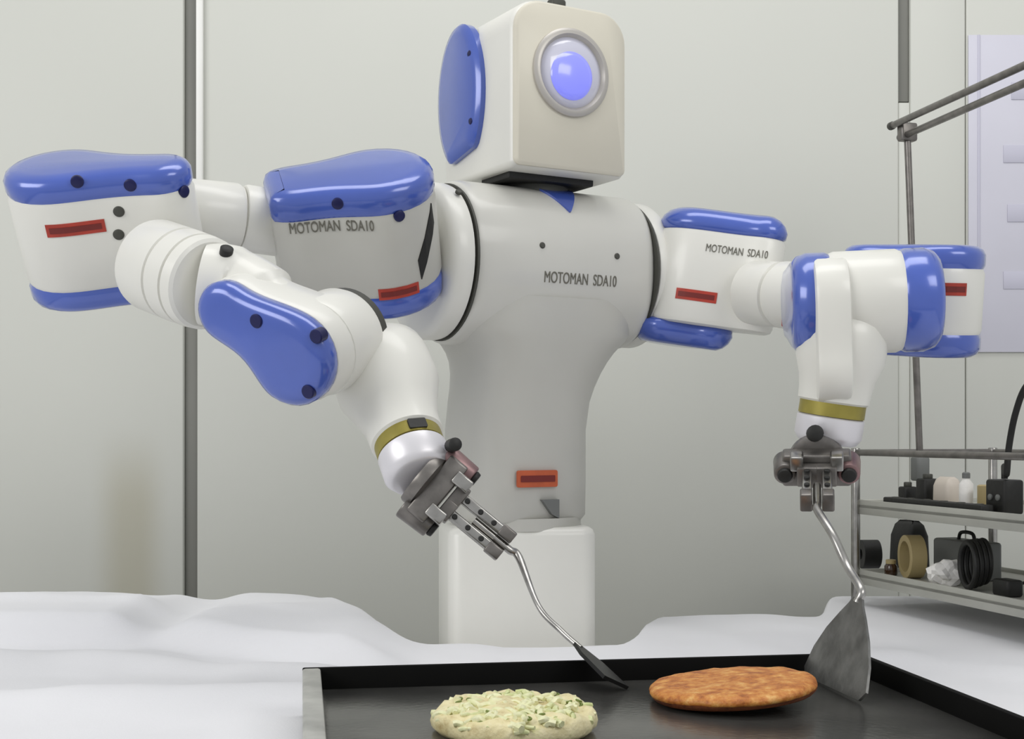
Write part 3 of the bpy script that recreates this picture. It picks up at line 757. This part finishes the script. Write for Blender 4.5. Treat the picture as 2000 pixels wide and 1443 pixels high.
# ------------------------------------------------------------------ steel rack at the right
A0 = V((0.765, 2.95, 0)); E = V((0.2577, -0.966, 0)).normalized(); P = V((0.966, 0.2577, 0)).normalized(); RL_, RWD = 0.70, 0.34
UZ, LZ, BZ = 0.942, 0.788, 1.052
rack = thing('steel_rack', tuple(A0+E*RL_/2+P*RWD/2+Z*TZ), 'two-tray steel rack with mast and top rail, at the right of the table', 'rack')
ryaw = math.atan2(E.y, E.x)
def rk(a, b, z): return A0+E*a+P*b+Z*z
for z in (UZ, LZ):
    bm = bmesh.new(); c = rk(RL_/2, RWD/2, z-0.008); box(bm, c, (RL_/2, RWD/2, 0.005), ryaw, 0.002); tray = make('tray', bm, 'tray', rack)
    for (a, b, ha, hb_) in ((RL_/2, 0.003, RL_/2, 0.003), (RL_/2, RWD-0.003, RL_/2, 0.003), (0.003, RWD/2, 0.003, RWD/2), (RL_-0.003, RWD/2, 0.003, RWD/2)):
        bm = bmesh.new(); box(bm, rk(a, b, z-0.010), (ha, hb_, 0.016), ryaw, 0.001); make('tray_lip', bm, 'tray', tray)
for a, b in ((0.0, -0.004), (RL_, -0.004), (0.0, RWD+0.004), (RL_, RWD+0.004)):
    bm = bmesh.new(); cyl(bm, rk(a, b, TZ), rk(a, b, BZ+0.01), 0.010, b=0.002, seg=20); make('post', bm, 'steel', rack)
for b in (-0.004, RWD+0.004):
    bm = bmesh.new(); cyl(bm, rk(0, b, BZ), rk(RL_, b, BZ), 0.007, b=0.002, seg=16); make('top_bar', bm, 'darksteel', rack)
mb, mt = F(1797, 905, 2.93), F(1772, 262, 2.93)
for a in (0, RL_):
    bm = bmesh.new(); cyl(bm, rk(a, 0, BZ), rk(a, RWD, BZ), 0.007, b=0.002, seg=16); make('top_bar', bm, 'darksteel', rack)
bm = bmesh.new(); tube(bm, [mb, mb.lerp(mt, 0.5), mt], 0.0075, 16); make('mast', bm, 'darksteel', rack)
bm = bmesh.new(); box(bm, mb-Z*0.012, (0.016, 0.016, 0.026), ryaw); make('mast_clamp', bm, 'grey', rack)
for (xa, ya, yb) in ((1741, 246, 128), (1760, 268, 163)):      # two parallel rails
    ra, rb = F(xa, ya, 2.95), F(2000, yb, 2.44); rb = ra+(rb-ra)*1.5; d = (rb-ra).normalized()
    bm = bmesh.new(); cyl(bm, ra, rb, 0.0075, b=0.002, seg=18); rail = make('top_rail', bm, 'darksteel', rack)
    bm = bmesh.new(); cyl(bm, ra-d*0.006, ra+d*0.008, 0.009, b=0.002, seg=18); make('rail_cap', bm, 'gap', rail)
bm = bmesh.new(); box(bm, mt+Z*0.004, (0.012, 0.020, 0.020), ryaw); make('rail_clamp', bm, 'darksteel', rack)

# goods on the trays
def along(px, b):
    r = (px-1000)/FOC
    return (r*(A0.y+P.y*b)-A0.x-P.x*b)/(E.x-r*E.y)
def spot(px, b, z): return rk(along(px, b), b, z)
UT, LT = UZ-0.0028, LZ-0.0028
# upper tray
def motor(px, b, w, h, label):
    c = spot(px, b, UT); t = thing('motor', tuple(c), label, 'motor')
    bm = bmesh.new(); box(bm, c+Z*h*0.5, (w, w, h*0.5), ryaw, 0.004); make('housing', bm, 'black', t)
    bm = bmesh.new(); cyl(bm, c+Z*(h-0.001), c+Z*(h+0.010), w*0.55, b=0.002, seg=20); make('cap', bm, 'gap', t)
motor(1773, 0.10, 0.016, 0.038, 'small black motor below the mast clamp, on the upper tray')
motor(1812, 0.10, 0.019, 0.058, 'taller black motor in the middle of the upper tray')
c = spot(1745, 0.045, UT); bm = bmesh.new()
a0, a1 = along(1735, 0.03), along(1930, 0.03)
c = rk((a0+a1)/2, 0.03, UT); t = thing('power_strip', tuple(c), 'long dark power strip along the front lip of the upper tray', 'power strip')
box(bm, c+Z*0.009, ((a1-a0)/2, 0.014, 0.009), ryaw, 0.003); make('body', bm, 'black', t)
for k in range(6):
    bm = bmesh.new(); p = rk(a0+(a1-a0)*(k+0.5)/6, 0.03, UT+0.018); lathe(bm, p-Z*0.001, Z, [(0.009, 0), (0.009, 0.002), (0.006, 0.0025)], 16); make('socket', bm, 'gap', t)
c = spot(1850, 0.10, UT); bm = bmesh.new(); prism(bm, rrect(0.032, 0.02, 0.014, 5), (c, E, P, Z), [(0.004, 0), (0, 0.006), (0.001, 0.045), (0.006, 0.058), (0.014, 0.064)])
solo('pouch', bm, 'cream', c, 'cream fabric pouch in the middle of the upper tray', 'pouch')
c = spot(1887, 0.085, UT); t = thing('bottle', tuple(c), 'small white bottle with a grey cap, on the upper tray', 'bottle')
bm = bmesh.new(); lathe(bm, c, Z, [(0.012, 0), (0.014, 0.003), (0.014, 0.052), (0.007, 0.062), (0.007, 0.065)], 24); make('body', bm, 'paper', t)
bm = bmesh.new(); lathe(bm, c+Z*0.064, Z, [(0.008, 0), (0.008, 0.010), (0.006, 0.012)], 20); make('cap', bm, 'grey', t)
c = spot(1926, 0.10, UT); bm = bmesh.new(); lathe(bm, c, Z, [(0.016, 0), (0.017, 0.003), (0.017, 0.050), (0.014, 0.052)], 24)
solo('can', bm, 'tan', c, 'tan can next to the white bottle, on the upper tray', 'can')
c = spot(1962, 0.075, UT); t = thing('control_box', tuple(c), 'black control box at the near end of the upper tray', 'control box')
bm = bmesh.new(); box(bm, c+Z*0.033, (0.032, 0.022, 0.033), ryaw, 0.005); make('housing', bm, 'black', t)
for k in (-1, 1):
    bm = bmesh.new(); lathe(bm, c+E*0.012*k-P*0.021+Z*0.032, -P, [(0.006, 0), (0.006, 0.004), (0.004, 0.005)], 16); make('knob', bm, 'grey', t)
# lower tray
def roll(px, b, z, R, rin, h, m, label, axis=None, name='tape_roll', cat='tape'):
    c = spot(px, b, z); ax = -P*0.9-E*0.2 if axis is None else axis; bm = bmesh.new()
    lathe(bm, c+Z*R-V(ax).normalized()*h/2, ax, [(rin, 0), (R-0.001, 0), (R, 0.001), (R, h-0.001), (R-0.001, h), (rin, h), (rin, 0)], 40, cap=False)
    bmesh.ops.remove_doubles(bm, verts=bm.verts, dist=1e-6)
    return solo(name, bm, m, tuple(c), label, cat)
roll(1698, 0.075, LT, 0.033, 0.012, 0.04, 'black', 'black tape roll at the far end of the lower tray')
roll(1782, 0.06, LT, 0.046, 0.033, 0.034, 'tan', 'large tan tape ring standing on the lower tray')
c = spot(1740, 0.045, LT); t = thing('jar', tuple(c), 'small brown glass jar beside the tan tape ring', 'jar')
bm = bmesh.new(); lathe(bm, c, Z, [(0.012, 0), (0.014, 0.003), (0.014, 0.020), (0.010, 0.026)], 24); make('body', bm, 'brown', t)
bm = bmesh.new(); lathe(bm, c+Z*0.0255, Z, [(0.011, 0), (0.011, 0.008), (0.009, 0.009)], 24); make('lid', bm, 'tan', t)
c = spot(1776, 0.17, LT); bm = bmesh.new(); prism(bm, rrect(0.05, 0.03, 0.02, 5), (c, E, P, Z), [(0.004, 0), (0, 0.008), (0.003, 0.075), (0.012, 0.100), (0.024, 0.110)])
solo('pouch', bm, 'black', c, 'black pouch standing behind the tan tape ring', 'pouch')
c = spot(1848, 0.05, LT); bm = bmesh.new(); bmesh.ops.create_icosphere(bm, subdivisions=3, radius=0.028)
for v in bm.verts:
    k = 1+0.35*noise.noise(v.co*60)+0.2*noise.noise(v.co*120); v.co *= k; v.co.x *= 1.2
bm.transform(Matrix.Translation(c+Z*0.024)); 
for v in bm.verts: v.co.z = max(v.co.z, c.z)
solo('crumpled_paper', bm, 'paper', c, 'crumpled white paper on the lower tray', 'paper', smooth=0)
c = spot(1905, 0.06, LT); bm = bmesh.new()
for k in range(4): torus(bm, c+Z*(0.050+0.002*k)+P*(k*0.011-0.016), P+E*0.25, 0.044-0.001*k, 0.0058, 36, 10)
solo('cable_coil', bm, 'black', c, 'coil of black cable standing on the lower tray', 'cable')
c = spot(1888, 0.18, LT); bm = bmesh.new(); box(bm, c+Z*0.04, (0.085, 0.03, 0.04), ryaw, 0.006); t = thing('tool_case', tuple(c), 'long dark tool case at the back of the lower tray', 'case'); make('body', bm, 'grey', t)
bm = bmesh.new(); tube(bm, catmull([c+Z*0.078-E*0.03, c+Z*0.095-E*0.02, c+Z*0.095+E*0.02, c+Z*0.078+E*0.03], 5), 0.004, 8); make('handle', bm, 'black', t)
c = spot(1968, 0.06, LT); t = thing('adapter', tuple(c), 'black power adapter at the near end of the lower tray', 'adapter')
bm = bmesh.new(); box(bm, c+Z*0.016, (0.026, 0.018, 0.016), ryaw, 0.005); make('housing', bm, 'black', t)
bm = bmesh.new(); tube(bm, catmull([c+Z*0.018+P*0.017, c+Z*0.024+P*0.04, c+Z*0.012+P*0.07-E*0.01, c+Z*0.0035+P*0.10-E*0.02], 6), 0.003, 8); make('cord', bm, 'black', t)
# black cable rising from the rack
cb = spot(1962, 0.075, UT+0.0672)
pts = [cb, cb+Z*0.012, cb+Z*0.024, F(1966, 925, 2.525), F(1971, 870, 2.52), F(1984, 805, 2.50), F(2006, 752, 2.48), F(2050, 720, 2.46), F(2100, 760, 2.43), F(2120, 900, 2.45), rk(0.62, 0.25, UZ+0.004)]
bm = bmesh.new(); tube(bm, catmull(pts, 8), 0.0062, 12); solo('cable', bm, 'black', cb, 'thick black cable arching up from the control box at the right', 'cable')

# lilac sheet on the wall
c = F(1990, 378, WY-0.024); t = thing('wall_sheet', tuple(c-Z*0.40), 'pale lilac paper sheet with faded print on the right of the wall', 'poster')
bm = bmesh.new(); hw, hh = (1990-1892)/FOC*WY, 0.402
box(bm, c, (hw*1.0, 0.0015, hh), 0, 0.0005); sh = make('sheet', bm, 'sheet', t)
bm = bmesh.new(); box(bm, c+V((-hw*0.80, -0.0025, 0)), (0.003, 0.001, hh), 0, 0.0003); make('printed_line', bm, 'sheetink', t)
for z, a in ((0.26, 0.05), (0.10, 0.07), (-0.05, 0.06), (-0.22, 0.07)):
    bm = bmesh.new(); box(bm, c+V((0.03, -0.0025, z)), (a, 0.0008, 0.022), 0, 0.0003); make('printed_block', bm, 'sheetink', t)
